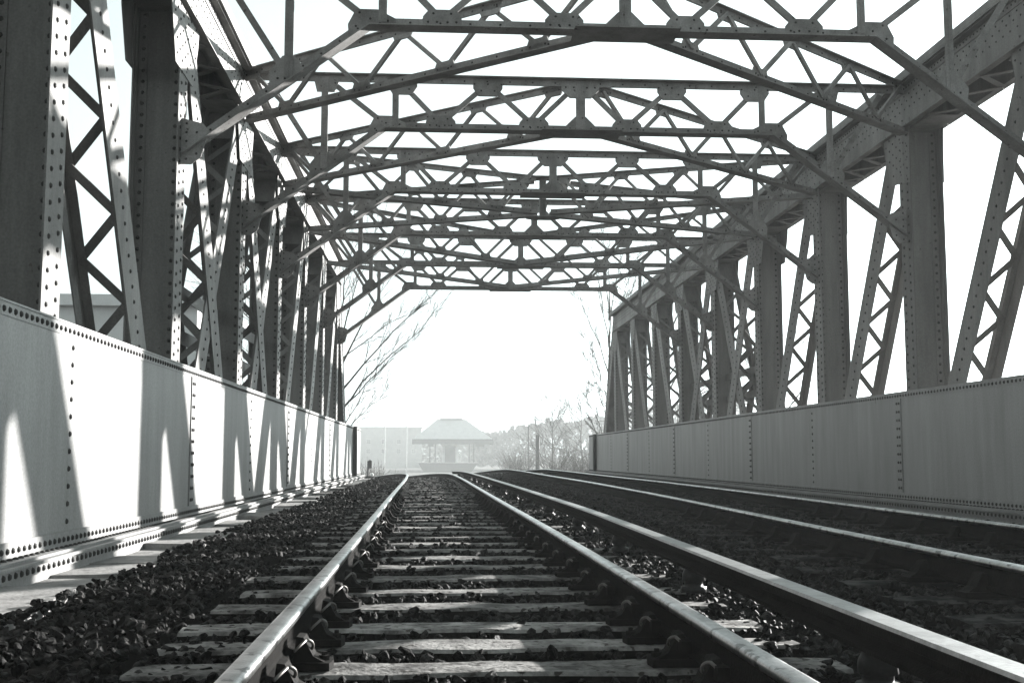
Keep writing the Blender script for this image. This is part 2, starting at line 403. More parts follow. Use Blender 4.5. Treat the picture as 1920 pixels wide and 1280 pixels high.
    # ---- gussets
    for n in range(na+1, nb):
        y = YN(n); xp = n in (mid-1, mid, mid+1)
        fwd = 1 if (n < mid) else -1
        if xp: prof = [(-.72,ZC0+.12),(.72,ZC0+.12),(.66,4.75),(.44,4.22),(-.44,4.22),(-.66,4.75)]
        else: prof = [(-.26*fwd,ZC0+.12),(.74*fwd,ZC0+.12),(.70*fwd,4.72),(.50*fwd,4.20),(-.21*fwd,4.10),(-.22*fwd,4.6)]
        for X_, e, nm in ((Xi + s*.0165, s*.010, 'gusset_plate'), (Xo - s*.0165, -s*.010, 'gusset_plate')):
            c = MB(); c.prism([(X_, y+a, b) for a, b in prof], (e,0,0)); gp = build(c, nm, T, t)
            if X_ == Xi + s*.0165:
                rp = []
                for a in np.arange(-.66, .72, .13):
                    for b in np.arange(4.16, ZC0+.14, .17):
                        i = True
                        q = prof if fwd > 0 or xp else prof[::-1]
                        for j in range(len(q)):
                            (a0,b0),(a1,b1) = q[j], q[(j+1)%len(q)]
                            l = math.hypot(a1-a0, b1-b0)
                            if ((a1-a0)*(b-b0) - (b1-b0)*(a-a0))/l > -.04: i = False
                        if i: rp.append(((X_ + e, y+a, b + (.085 if round((a+.66)/.13) % 2 else 0)), (s,0,0)))
                rivets(gp, rp, False, .018)
    return t
make_truss('left'); make_truss('right')

# ------------------------------------------------------------------ lattice members shared by portals and lateral bracing
PM = M['portal']
def t_chord(root, name, A, B, up, n_rv=.34, w=.10, fl=.22, rv=True, double=True):
    """vertical leg(s) + flange; up=+1: flange on the lower edge (leg stands up), -1: flange on the upper edge"""
    A, B = Vector(A), Vector(B); ax = (B-A).normalized(); z = Vector((0,0,1)); z = (z - ax*z.dot(ax)).normalized(); sd = ax.cross(z)
    mb = MB(); mb.bar(A + z*up*w/2, B + z*up*w/2, sd, w, .03); mb.bar(A, B, z, fl, .014)
    o = build(mb, name, PM, root)
    if rv:
        L_ = (B-A).length; rp = []; u = .12; fs = -1 if sd.y > 0 else 1
        while u < L_: rp.append((A + ax*u + z*up*w*.55 + sd*fs*.015, tuple(sd*fs))); u += n_rv
        rivets(o, rp, False, .015)
    return o
def gus(root, pts, nrm, t_=.012, rv=()):
    mb = MB(); n = Vector(nrm).normalized(); mb.prism([Vector(p) - n*t_/2 for p in pts], n*t_); o = build(mb, 'gusset_plate', PM, root)
    if rv:
        f = -1 if n.y > 0 else 1
        rivets(o, [(Vector(p) + n*f*(t_/2), tuple(n*f)) for p in rv], False, .015)
    return o
def portal(n, label):
    Y = YN(n); t = thing('portal_frame', (XM, Y, ZPB), label, 'cross frame', 'portal frames across the bridge')
    def V(x, z, dy=0): return Vector((XM + x, Y + dy, z))
    K, KZ = 2.91, ZPB
    E_ = (XRI - XLI)/2 - .012
    t_chord(t, 'bottom_chord', V(-K, KZ), V(K, KZ), 1)
    t_chord(t, 'top_chord', V(-E_ - .30, ZPT+.075), V(E_ + .30, ZPT+.075), -1)
    slope = .745
    zk = lambda x: KZ - (abs(x)-K)*slope
    for sg in (-1, 1):
        A, B = V(sg*K, KZ), V(sg*(E_-.02), zk(E_-.02))
        t_chord(t, 'knee_leg', A, B, 1, .25)
        gus(t, [V(sg*E_, 3.72, -.021), V(sg*(E_-.24), 3.66, -.021), V(sg*(E_-.30), 3.58, -.021), V(sg*(E_-.22), 3.28, -.021), V(sg*(E_-.12), 3.20, -.021), V(sg*E_, 3.20, -.021)], (0,1,0), .012,
            [V(sg*(E_-.06), z_, -.021) for z_ in (3.26,3.36,3.46,3.56,3.66)] + [V(sg*(E_-.17), z_, -.021) for z_ in (3.32,3.44,3.56)])
        # connection angle to the post
        # verticals
        for x, w_ in ((2.76, .095), (3.80, .10)):
            zb_ = KZ if x < K else zk(x)
            mb = MB(); mb.bar(V(sg*x, zb_+.05), V(sg*x, ZPT+.05), (0,1,0), w_, .014, -.024); mb.bar(V(sg*x, zb_+.05), V(sg*x, ZPT+.05), (1,0,0), .08, .012)
            build(mb, 'vertical', PM, t)
        # web diagonals
        D_ = [((0.06, ZPT), (.70, KZ+.1)), ((.70, KZ+.1), (1.39, ZPT)), ((1.39, ZPT), (2.09, KZ+.1)), ((2.09, KZ+.1), (2.70, ZPT)), ((2.96, KZ+.12), (3.74, ZPT)),
              ((3.84, zk(3.84)+.15), (4.62, ZPT-.05))]
        for (xa, za), (xb, zb_) in D_:
            mb = MB(); mb.bar(V(sg*xa, za), V(sg*xb, zb_), (0,1,0), .076, .014, .022); mb.bar(V(sg*xa, za), V(sg*xb, zb_), (0,1,0), .012, .05, .048, -.024)
            build(mb, 'diagonal', PM, t)
        # gussets
        for x in (.70, 2.09):
            gus(t, [V(sg*(x-.22), KZ+.02), V(sg*(x+.22), KZ+.02), V(sg*(x+.22), KZ+.13), V(sg*(x+.15), KZ+.215), V(sg*(x-.15), KZ+.215), V(sg*(x-.22), KZ+.13)], (0,1,0), .036, [V(sg*(x+q), KZ+.07) for q in (-.16,-.06,.06,.16)] + [V(sg*(x+q), KZ+.17) for q in (-.1,.1)])
        for x in (1.39, 2.66):
            gus(t, [V(sg*(x-.22), ZPT+.06), V(sg*(x+.22), ZPT+.06), V(sg*(x+.22), ZPT-.08), V(sg*(x+.14), ZPT-.20), V(sg*(x-.14), ZPT-.20), V(sg*(x-.22), ZPT-.08)], (0,1,0), .036, [V(sg*(x+q), ZPT-.02) for q in (-.2,0,.2)] + [V(sg*(x+q), ZPT-.12) for q in (-.1,.1)])
        gus(t, [V(sg*2.60, KZ+.02), V(sg*2.92, KZ+.02), V(sg*3.14, KZ-.14), V(sg*3.15, KZ+.02), V(sg*3.06, KZ+.20), V(sg*2.82, KZ+.20), V(sg*2.62, KZ+.10)], (0,1,0), .036, [V(sg*2.7, KZ+.07), V(sg*2.9, KZ+.09), V(sg*3.06, KZ+.0), V(sg*3.02, KZ+.16)])
        gus(t, [V(sg*3.56, ZPT+.06), V(sg*3.98, ZPT+.06), V(sg*3.92, ZPT-.18), V(sg*3.66, ZPT-.18)], (0,1,0), .036, [V(sg*3.65, ZPT-.05), V(sg*3.85, ZPT-.1)])
        x = 3.80
        gus(t, [V(sg*(x-.20), zk(x-.20)+.02), V(sg*(x+.20), zk(x+.20)+.02), V(sg*(x+.22), zk(x)+.10), V(sg*(x+.07), zk(x)+.30), V(sg*(x-.07), zk(x)+.30), V(sg*(x-.14), zk(x)+.20)], (0,1,0), .036, [V(sg*(x+.0), zk(x)+.10), V(sg*(x+.12), zk(x)+.04), V(sg*x, zk(x)+.22)])
    mb = MB(); mb.bar(V(0, KZ+.02), V(0, ZPT+.04), (0,1,0), .14, .014, -.026); mb.bar(V(0, KZ+.02), V(0, ZPT+.04), (1,0,0), .10, .014); build(mb, 'vertical', PM, t)
    gus(t, [V(-.22, KZ+.02), V(.22, KZ+.02), V(.22, KZ+.10), V(.08, KZ+.24), V(-.08, KZ+.24), V(-.22, KZ+.10)], (0,1,0), .036, [V(q, KZ+.06) for q in (-.16,-.06,.06,.16)])
    gus(t, [V(-.30, ZPT+.06), V(.30, ZPT+.06), V(.28, ZPT-.08), V(.16, ZPT-.20), V(-.16, ZPT-.20), V(-.28, ZPT-.08)], (0,1,0), .036, [V(q, ZPT-.04) for q in (-.22,-.1,.1,.22)])
    mb = MB(); mb.box(XM-.60, XM+.60, Y-.24, Y+.24, KZ-.022, KZ-.010); build(mb, 'node_plate', PM, t)
    return t
PL = ['nearest portal frame, its lower beam crossing high above the tracks', 'second portal frame from the camera, spanning between the second pair of posts', 'third portal frame from the camera, just before the hanging centre post of the bracing',
      'fourth portal frame from the camera, just behind the crossing of the long braces', 'fifth portal frame from the camera, last but one before the open sky', 'farthest portal frame, its lower beam bounding the open sky over the track']
for n in range(1, 7): portal(n, PL[n-1])

def brace(A, B, label, nv=4):
    """lattice bracing girder between two points, horizontal, A at the centre node"""
    A, B = Vector(A), Vector(B); t = thing('bracing_girder', A, label, 'brace', 'lateral bracing girders under the roof line')
    ax = (B-A).normalized(); L_ = (B-A).length; sd = ax.cross(Vector((0,0,1)))
    up = Vector((0,0,ZPT-ZPB))
    t_chord(t, 'lower_chord', A + Vector((0,0,.018)), B + Vector((0,0,.018)), 1, .38, .10, .17)
    t_chord(t, 'upper_chord', A + up + Vector((0,0,.055)), B + up + Vector((0,0,.055)), -1, .38, .09, .15)
    d = L_/(nv*2+.6)
    for k in range(nv*2):
        u0 = d*(.45 + k); u1 = u0 + d
        p0 = A + ax*u0 + (up if k % 2 == 0 else Vector((0,0,.1))); p1 = A + ax*u1 + (up if k % 2 else Vector((0,0,.1)))
        mb = MB(); mb.bar(p0, p1, sd, .055, .045, .02); build(mb, 'web_bar', PM, t)
    for k in range(nv*2+1):
        p = A + ax*d*(.45 + k)
        zz = (up.z+.04, up.z-.10) if k % 2 == 0 else (.03, .18)
        gus(t, [p + ax*(-.19) + Vector((0,0,zz[0])), p + ax*.19 + Vector((0,0,zz[0])), p + ax*.13 + Vector((0,0,zz[1])), p - ax*.13 + Vector((0,0,zz[1]))], sd, .03, [p + ax*q + Vector((0,0,(zz[0]*.6+zz[1]*.4))) for q in (-.11,.11)])
E2 = (XRI-XLI)/2 - .05
where = {1:'first and second', 2:'second and third', 3:'third and fourth', 4:'fourth and fifth', 5:'fifth and sixth'}
for n, c in ((1, 1), (2, 2), (4, 5), (5, 6)):
    side_n = n+1 if c == n else n
    for sg, w in ((-1, 'left'), (1, 'right')):
        brace((XM + sg*.12, YN(c) + (.12 if c == n else -.12), ZPB+.02), (XM + sg*E2, YN(side_n) + (-.12 if c == n else .12), ZPB+.02),
              'slanting lattice brace to the %s truss between the %s portal frames' % (w, where[n]))
for sy, dn in ((-1, 'toward the camera'), (1, 'toward the far end')):
    for sg, w in ((-1, 'left'), (1, 'right')):
        n_ = 3.5 + sy*.5
        brace((XM + sg*.15, YN(3.5) + sy*.12, ZPB+.02), (XM + sg*E2, YN(n_) - sy*.12, ZPB+.02), 'middle bay crossing lattice brace, the arm running to the %s truss %s' % (w, dn), 4)
hp = thing('hanging_post', (XM, YN(3.5), ZPB), 'short riveted post where the long middle braces cross', 'post')
mb = MB(); mb.box(XM-.065, XM-.053, YN(3.5)-.08, YN(3.5)+.08, ZPB+.03, ZPT+.02); mb.box(XM+.053, XM+.065, YN(3.5)-.08, YN(3.5)+.08, ZPB+.03, ZPT+.02); mb.box(XM-.052, XM+.052, YN(3.5)-.008, YN(3.5)+.008, ZPB+.03, ZPT+.02)
build(mb, 'post_section', PM, hp)
for zz in (ZPB-.02, ZPT+.07):
    mb = MB(); mb.prism([(XM+a, YN(3.5)+b, zz) for a, b in ((-.34,-.10),(-.16,-.20),(.16,-.20),(.34,-.10),(.34,.10),(.16,.20),(-.16,.20),(-.34,.10))], (0,0,.014)); build(mb, 'node_plate', PM, hp)

# outriggers on the truss: short raker from knee-leg to chord along Y between portals are left out (not visible)

# ------------------------------------------------------------------ rails
def sweep(T, prof, ya, yb, close=True, dx=0.0):
    ys = [y for y in np.concatenate([np.arange(ya, 40, 1.0), np.arange(40, yb, .5), [yb]]) if ya <= y <= yb]
    vs, k = [], len(prof)
    for y in ys:
        x, z = at(T, y); x2, _ = at(T, y+.5); x1, _ = at(T, y-.5); d = Vector((x2-x1, 1, 0)).normalized(); r = Vector((d.y, -d.x, 0))
        for a, b in prof: vs.append((x + r.x*(a+dx), y + r.y*(a+dx), z + b))
    fs = [(i*k+j, i*k+(j+1)%k, (i+1)*k+(j+1)%k, (i+1)*k+j) for i in range(len(ys)-1) for j in range(k if close else k-1)]
    if close: fs += [tuple(range(k))[::-1], tuple((len(ys)-1)*k+j for j in range(k))]
    return MB().add(vs, fs)
HEADP = [(-.033,-.030),(-.0345,-.012),(-.031,-.004),(-.022,0),(.022,0),(.031,-.004),(.0345,-.012),(.033,-.030)]
BODYP = [(-.033,-.0305),(.033,-.0305),(.012,-.046),(.010,-.10),(.014,-.112),(.033,-.122),(.035,-.140),(.030,-.148),(-.030,-.148),(-.035,-.140),(-.033,-.122),(-.014,-.112),(-.010,-.10),(-.012,-.046)]
for T, dx, lab in ((T1, -.752, 'shiny left rail of the near track, its worn head bright in the sun'), (T1, .752, 'shiny right rail of the near track'),
                   (T2, -.752, 'left rail of the far track, beyond the conductor rail'), (T2, .752, 'right rail of the far track, nearest the shaded girder')):
    x, z = at(T, 0)
    t = thing('rail', (x+dx, 0, z), lab, 'rail', 'running rails of the two tracks')
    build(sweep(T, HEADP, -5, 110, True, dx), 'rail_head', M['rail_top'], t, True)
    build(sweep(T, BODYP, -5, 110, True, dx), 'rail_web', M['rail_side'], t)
# a fishplate joint on the left near rail
x, z = at(TC, 0)
t = thing('conductor_rail', (x, 0, z), 'flat-topped conductor rail raised between the two tracks', 'rail')
build(sweep(TC, [(-.046,-.012),(-.042,0),(.042,0),(.046,-.012)], -5, 43.5, True), 'contact_face', M['shoe_top'], t)
build(sweep(TC, [(-.052,-.0125),(.052,-.0125),(.052,-.04),(.022,-.055),(.022,-.075),(.055,-.09),(.055,-.105),(-.055,-.105),(-.055,-.09),(-.022,-.075),(-.022,-.055),(-.052,-.04)], -5, 43.5, True), 'rail_web', M['rail_side'], t)
ins = MB(); ins.tube([(0,0,0),(0,0,.03),(0,0,.031),(0,0,.06),(0,0,.061),(0,0,.1),(0,0,.13)], [.07,.07,.05,.05,.065,.06,.045], 12)
im = ins.mesh('insulator', M['porcelain'], True)
for y in np.arange(3.6, 42, 2.7):
    xx, zz = at(TC, y); link('insulator', im, t, (xx - x, y, zz - z - .235))

# ------------------------------------------------------------------ sleepers with chairs
def sleeper_mesh(w, seed, m):
    rr = random.Random(seed); mb = MB(); h = .13
    nx = 14; x0, x1 = -1.30 + rr.uniform(-.03,.03), 1.30 + rr.uniform(-.03,.03)
    vs = []
    for i in range(nx+1):
        x = x0 + (x1-x0)*i/nx
        e1, e2 = rr.uniform(-.010,.010), rr.uniform(-.010,.010); d1, d2 = rr.uniform(-.008,.002), rr.uniform(-.008,.002)
        vs += [(x, -w/2+e1, -h), (x, -w/2+e1, -.014+d1), (x, -w/2+.012+e1, d1), (x, -.02, rr.uniform(-.004,.002)), (x, w/2-.012+e2, d2), (x, w/2+e2, -.014+d2), (x, w/2+e2, -h)]
    k = 7
    fs = [(i*k+j, i*k+j+1, (i+1)*k+j+1, (i+1)*k+j) for i in range(nx) for j in range(k-1)]
    fs = [f[::-1] for f in fs] + [tuple(range(k)), tuple(nx*k+j for j in range(k))[::-1]]
    me = mb.add(vs, fs).mesh('sleeper', M[m]); me.materials.append(M['timber_shade'])   # bleached tops, shade painted as dark colour on sides and ends
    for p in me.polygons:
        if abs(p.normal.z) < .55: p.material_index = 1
    return me
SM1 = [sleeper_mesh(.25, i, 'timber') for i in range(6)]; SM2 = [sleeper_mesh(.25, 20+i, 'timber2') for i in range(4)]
# chair: base plate, jaws; key; bolts; curled clip  (local: x across, origin on the sleeper top under the rail centre)
ch = MB(); ch.prism([(-.17,-.07,.0),(.17,-.07,.0),(.18,0,.0),(.17,.07,.0),(-.17,.07,.0),(-.18,0,.0)], (0,0,.028))
for sg in (-1, 1):
    ch.prism([(sg*.038,-.05,.0281),(sg*.15,-.05,.0281),(sg*.11,-.05,.05),(sg*.075,-.05,.115),(sg*.05,-.05,.118)], (0,.10,0))
ch.prism([(-.045,-.06,.0282),(.045,-.06,.0282),(.03,-.06,.034),(-.03,-.06,.034)], (0,.12,0))
chm = ch.mesh('rail_chair', M['iron'])
bo = MB(); bo.tube([(0,0,.0281),(0,0,.045),(0,0,.0451),(0,0,.058)], [.020,.020,.010,.010], 6)
bom = bo.mesh('bolt', M['iron'])
def clip_mesh(sg):
    mb = MB(); pts = []
    for i in range(15):
        a = i/14*1.65*math.pi
        pts.append((sg*(.085 + .022*math.sin(a)), -.055 + i*.007, .085 + .022*math.cos(a)))
    mb.tube(pts, .006, 6)
    mb.tube([(sg*.05,-.10,.075),(sg*.06,-.08,.085),(sg*.085,-.055,.107)], .006, 6)
    return mb.mesh('spring_clip', M['clip'], True)
cm = {s: clip_mesh(s) for s in (-1, 1)}
kk = MB(); kk.box(-.075,-.037,-.11,.11,.055,.10); km = kk.mesh('key', M['timber_shade'])
near_edges = [3.1, 3.62, 4.15, 4.70, 5.16, 5.87, 6.56, 7.26, 8.06, 8.77, 9.47]
ye = list(near_edges); y = 10.22
while y < 50: ye.append(y); y += .75
gr1 = 'sleepers under the near track'; gr2 = 'sleepers under the far track'
for i, y in enumerate(ye):
    x, z = at(T1, y); yc = y + .125
    if i < 99: lab = 'weathered timber sleeper, %s from the camera under the near track' % ordinal(i+1)
    else: lab = 'weathered timber sleeper in the farthest stretch of the near track'
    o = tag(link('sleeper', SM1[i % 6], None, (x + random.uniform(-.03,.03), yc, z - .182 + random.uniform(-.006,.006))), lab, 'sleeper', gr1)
    o.rotation_euler.z = random.uniform(-.012, .012)
    if i < 26:
        for sg in (-1, 1):
            c = link('rail_chair', chm, o, (sg*.752 + x - o.location.x, 0, .001))
            if i < 14:
                link('bolt', bom, c, (-.145,0,0)); link('bolt', bom, c, (.145,0,0)); link('key', km, c)
                link('spring_clip', cm[-sg], c); None
y = 3.3; i = 0
while y < 50:
    x, z = at(T2, y)
    lab = 'dark timber sleeper, %s from the camera under the far track' % ordinal(i+1) if i < 99 else 'dark timber sleeper in the farthest stretch of the far track'
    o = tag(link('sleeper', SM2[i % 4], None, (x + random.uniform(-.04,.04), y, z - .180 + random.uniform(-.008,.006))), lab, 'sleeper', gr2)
    if i < 14:
        for sg in (-1, 1): link('rail_chair', chm, o, (sg*.752, 0, .001))
    y += .75 + random.uniform(-.03,.03); i += 1

# ------------------------------------------------------------------ cable slabs beside the left girder
y = 4.6; i = 0
while y < 40:
    L_ = .80 + random.uniform(-.04, .04); mb = MB(); z1 = -.768 + random.uniform(-.028, .022); xr = -2.03 + random.uniform(-.05, .04); c = random.uniform(.02, .06)
    tl = random.uniform(-.012,.012)
    pts = [(-2.495, 0), (xr, 0), (xr, L_-.014), (-2.495, L_-.014)]
    pts = [(-2.495, 0), (xr-c, 0), (xr, c), (xr+tl, L_-.03-c*.6), (xr-c*.6, L_-.03), (-2.495, L_-.03)]
    mb.prism([(a, y+b, z1-.07) for a, b in pts], (0,0,.07))
    o = link('cover_slab', mb.mesh('cover_slab', M['slab'], False, (-2.25, y+L_/2, z1-.07)), None, (-2.25, y+L_/2, z1-.07)); o.rotation_euler = (random.uniform(-.03,.03), random.uniform(-.01,.03), random.uniform(-.02,.02))
    o.location.z += .0
    tag(o, ('pale concrete cover slab, %s from the camera at the foot of the left girder' % ordinal(i+1)) if i < 99 else 'pale concrete cover slab at the far foot of the left girder', 'slab', 'cover slabs along the left girder')
    y += L_; i += 1

# ------------------------------------------------------------------ ballast stones
def ico(sub):
    p = (1+5**.5)/2
    v = [Vector(q).normalized() for q in ((-1,p,0),(1,p,0),(-1,-p,0),(1,-p,0),(0,-1,p),(0,1,p),(0,-1,-p),(0,1,-p),(p,0,-1),(p,0,1),(-p,0,-1),(-p,0,1))]
    f = [(0,11,5),(0,5,1),(0,1,7),(0,7,10),(0,10,11),(1,5,9),(5,11,4),(11,10,2),(10,7,6),(7,1,8),(3,9,4),(3,4,2),(3,2,6),(3,6,8),(3,8,9),(4,9,5),(2,4,11),(6,2,10),(8,6,7),(9,8,1)]
    for _ in range(sub):
        c = {}; nf = []
        def md(a, b):
            k = (min(a,b), max(a,b))
            if k not in c: v.append(((v[a]+v[b])/2).normalized()); c[k] = len(v)-1
            return c[k]
        for a, b, d in f:
            x, y_, z = md(a,b), md(b,d), md(d,a); nf += [(a,x,z),(b,y_,x),(d,z,y_),(x,y_,z)]
        f = nf
    return np.array([tuple(q) for q in v]), np.array(f)
def rock_templates(sub, n):
    V, F_ = ico(sub); out = []
    for i in range(n):
        W = V.copy()
        # chop with random planes for angular faces
        for _ in range(11 if sub else 5):
            d = RNG.normal(size=3); d /= np.linalg.norm(d); h = RNG.uniform(.28, .72)
            t_ = W @ d; W = W - np.outer(np.maximum(t_ - h, 0), d)
        W *= RNG.uniform(.75, 1.25, 3) * np.array([1.15, 1.0, .8]); W += RNG.normal(0, .03, W.shape); out.append(W)
    return out, F_
def scatter(cx, cy, cz, size, sub):
    tv, F_ = rock_templates(sub, 12); n = len(cx); nv = len(tv[0]); VV = np.empty((n, nv, 3))
    a = RNG.uniform(0, 2*np.pi, n); b = RNG.normal(0, .6, n); ti = RNG.randint(0, 12, n)
    for i in range(n):
        ca, sa, cb, sb = math.cos(a[i]), math.sin(a[i]), math.cos(b[i]), math.sin(b[i])
        R = np.array([[ca,-sa,0],[sa,ca,0],[0,0,1]]) @ np.array([[1,0,0],[0,cb,-sb],[0,sb,cb]])
        VV[i] = tv[ti[i]] @ R.T * size[i] + (cx[i], cy[i], cz[i])
    FF = (F_[None] + (np.arange(n)*nv)[:,None,None]).reshape(-1, 3)
    return VV.reshape(-1, 3), FF
def bed_z(x, y):
    x1 = np.interp(y, T1[0], T1[1]); x2 = np.interp(y, T2[0], T2[1]); z1 = np.interp(y, T1[0], T1[2]); z2 = np.interp(y, T2[0], T2[2])
    d1 = np.abs(x - x1); d2 = np.abs(x - x2)
    b1 = z1 - .235; b2 = z2 - .235
    w = np.clip((x - (x1+1.1)) / np.maximum(x2 - 1.2 - (x1+1.1), .05), 0, 1)
    z = b1*(1-w) + b2*w + .040
    sh = np.where((x < x1 - 1.35), .035, 0.0)
    return z + sh - np.clip((x - (x2+1.35))/.5, 0, 1)*.10
def stones(n, ya, yb, smin, smax, sub, xa=-2.1, xb=6.8, power=1.0):
    u = RNG.uniform(0, 1, n) ** power
    cy = ya + (yb-ya)*u; cx = RNG.uniform(xa, xb, n)
    if ya > 44: cx += np.interp(cy, T1[0], T1[1]) + .2
    sz = RNG.uniform(smin, smax, n)
    cz = bed_z(cx, cy) + RNG.uniform(-.03, .012, n)
    x1 = np.interp(cy, T1[0], T1[1]); x2 = np.interp(cy, T2[0], T2[1])
    keep = np.ones(n, bool)
    # keep sleeper tops clear
    ey = np.array(ye)
    for j in range(n):
        if -1.02 < cx[j]-x1[j] < .98:
            d = np.min(np.abs(cy[j] - (ey+.125)))
            if d < .15:
                if random.random() < .993: keep[j] = False
                else: cz[j] += .045
            elif d > .2: pass
        if abs(abs(cx[j]-x1[j])-.752) < .12 or abs(abs(cx[j]-x2[j])-.752) < .12: cz[j] -= .02
    cz[(cx < -1.9)] += .0
    return cx[keep], cy[keep], cz[keep], sz[keep]
parts = []
parts.append(scatter(*stones(9500, 3.0, 8.5, .014, .036, 1, -2.02, 3.2), 1))
parts.append(scatter(*stones(7000, 4.5, 9.5, .018, .034, 0, 2.6, 6.8), 0))
parts.append(scatter(*stones(17000, 8.5, 18, .020, .038, 0), 0))
parts.append(scatter(*stones(15000, 18, 44, .03, .05, 0, -2.1, 6.8), 0))
parts.append(scatter(*stones(4000, 44.5, 60, .05, .08, 0, -3.0, 7.0), 0))
off = 0; VA, FA = [], []
for v_, f_ in parts: VA.append(v_); FA.append(f_ + off); off += len(v_)
VA = np.concatenate(VA); FA = np.concatenate(FA)
me = bpy.data.meshes.new('ballast'); me.vertices.add(len(VA)); me.vertices.foreach_set('co', VA.ravel())
me.loops.add(len(FA)*3); me.loops.foreach_set('vertex_index', FA.ravel().astype(np.int32))
me.polygons.add(len(FA)); me.polygons.foreach_set('loop_start', np.arange(0, len(FA)*3, 3, dtype=np.int32)); me.polygons.foreach_set('loop_total', np.full(len(FA), 3, np.int32))
me.materials.append(M['stone']); me.update(calc_edges=True); me.polygons.foreach_set('use_smooth', [False]*len(FA)); me.validate()
tag(link('ballast', me), 'dark angular track ballast between and beside the sleepers', 'gravel', kind='stuff')

# ------------------------------------------------------------------ station shelter on its platform beyond the bridge
def px(u, v, Y):                            # direction through a photo pixel, at depth Y (only used to read off positions)
    cy, sy, cp, sp = math.cos(YAW), math.sin(YAW), math.cos(PITCH), math.sin(PITCH)
    Fv = Vector((sy*cp, cy*cp, sp)); R_ = Vector((cy, -sy, 0)); U = R_.cross(Fv)
    d = Fv + R_*(u-960)/F_PX + U*(640-v)/F_PX; return d * (Y/d.y)
YS = 270.0
t = thing('platform', px(840, 885, YS), 'low pale station platform end with sloping ramp sides beyond the bridge', 'platform')
a, b = px(784, 868, YS), px(895, 868, YS); zt = a.z
mb = MB(); mb.prism([(a.x, YS, zt), (b.x, YS, zt), (b.x-1.3, YS, -3.6), (a.x+1.3, YS, -3.6)], (0, 30, 0)); build(mb, 'platform_wall', M['dark'], t)
mb = MB(); mb.box(a.x-.3, b.x+.3, YS-.3, YS+30, zt+.01, zt+.16); build(mb, 'coping', M['slab'], t)
t = thing('station_shelter', px(848, 867, YS+6), 'hip-roofed station shelter with broad canopy, standing on the platform in the mist', 'shelter')
Yr = YS + 2
e0, e1 = px(774, 823, Yr), px(924, 823, Yr); r0, r1 = px(820, 786, Yr+7), px(872, 786, Yr+7); ze = e0.z; zr = r0.z
mb = MB(); mb.add([(e0.x,Yr,ze),(e1.x,Yr,ze),(e1.x,Yr+16,ze),(e0.x,Yr+16,ze),(r0.x,Yr+6,zr),(r1.x,Yr+6,zr),(r1.x,Yr+9,zr),(r0.x,Yr+9,zr)],
                  [(0,1,5,4),(1,2,6,5),(2,3,7,6),(3,0,4,7),(4,5,6,7),(3,2,1,0)])
rf = build(mb, 'roof', M['roof'], t)
mb = MB(); mb.box(r0.x+.6, r1.x-.6, Yr+5, Yr+7, zr+.01, zr+.25); build(mb, 'ridge_vent', M['roof'], rf)
mb = MB(); mb.box(e0.x-.05, e1.x+.05, Yr-.12, Yr-.01, ze-1.15, ze+.05); mb.box(e0.x-.15, e0.x-.06, Yr, Yr+16, ze-1.15, ze+.05); mb.box(e1.x+.06, e1.x+.15, Yr, Yr+16, ze-1.15, ze+.05); build(mb, 'fascia', M['dark'], t)
for u in (880, 888, 806, 816):
    p = px(u, 850, Yr+.5); mb = MB(); mb.box(p.x-.17, p.x+.17, Yr+.4, Yr+.66, zt+.162, ze-.3); build(mb, 'column', M['dark'], t)
w0, w1 = px(829, 850, Yr+3), px(859, 850, Yr+3)
mb = MB(); mb.box(w0.x, w1.x, Yr+3, Yr+9, zt+.162, ze-.02); build(mb, 'wall', M['wall'], t)
d0, d1 = px(834, 836, Yr+3), px(854, 836, Yr+3)
mb = MB(); mb.box(d0.x, d1.x, Yr+2.9, Yr+2.99, zt+.162, d0.z); dr = build(mb, 'door', M['dark'], t)
mb = MB(); mb.box(d0.x+.15, d1.x-.15, Yr+2.86, Yr+2.895, d0.z-1.0, d0.z-.1); build(mb, 'pane', M['glass'], dr)
for u0, u1 in ((803, 813), (891, 908)):
    p0, p1 = px(u0, 832, Yr+2), px(u1, 837, Yr+2); mb = MB(); mb.box(p0.x, p1.x, Yr+2, Yr+2.12, p1.z, p0.z)
    mb.tube([((p0.x+p1.x)/2, Yr+2.06, p0.z), ((p0.x+p1.x)/2, Yr+2.06, ze-.03)], .03, 5)
    build(mb, 'hanging_board', M['dark'], t)

# ------------------------------------------------------------------ posts and small signal
def pole(u, v0, v1, Y, r, label, name='pole', m='dark', cat='pole', cap=None):
    p0, p1 = px(u, v0, Y), px(u, v1, Y); t = thing(name, (p0.x, Y, -3.6), label, cat)
    mb = MB(); mb.tube([(p0.x, Y, -3.6), (p0.x, Y, 0), (p0.x, Y, p0.z)], [r*1.25, r*1.1, r], 8); build(mb, 'shaft', M[m], t, True)
    if cap == 'lamp':
        mb = MB(); mb.tube([(p0.x, Y, p0.z-.05), (p0.x+.4, Y, p0.z+.1), (p0.x+.9, Y, p0.z+.05)], [.05,.05,.1], 6); build(mb, 'lamp_head', M[m], t, True)
    else:
        mb = MB(); mb.tube([(p0.x, Y, p0.z), (p0.x, Y, p0.z+r*.7)], [r*1.2, r*.4], 8); build(mb, 'finial', M[m], t)
pole(991, 799, 880, 200, .13, 'thin tall dark pole right of the shelter, in the mist')
pole(1008, 817, 880, 130, .22, 'thick short timber post in front of the bare bushes')
pole(722, 765, 860, 230, .10, 'pale slender lamp column left of the shelter, nearer the left girder', 'lamp_post', 'wall', 'lamp post', 'lamp')
pole(763, 780, 860, 250, .09, 'pale slender lamp column close to the left eave of the shelter', 'lamp_post', 'wall', 'lamp post', 'lamp')
p = px(690, 884, 60); t = thing('ground_signal', (p.x, 60, -1.6), 'small dark ground signal on a short post past the left girder end', 'signal')
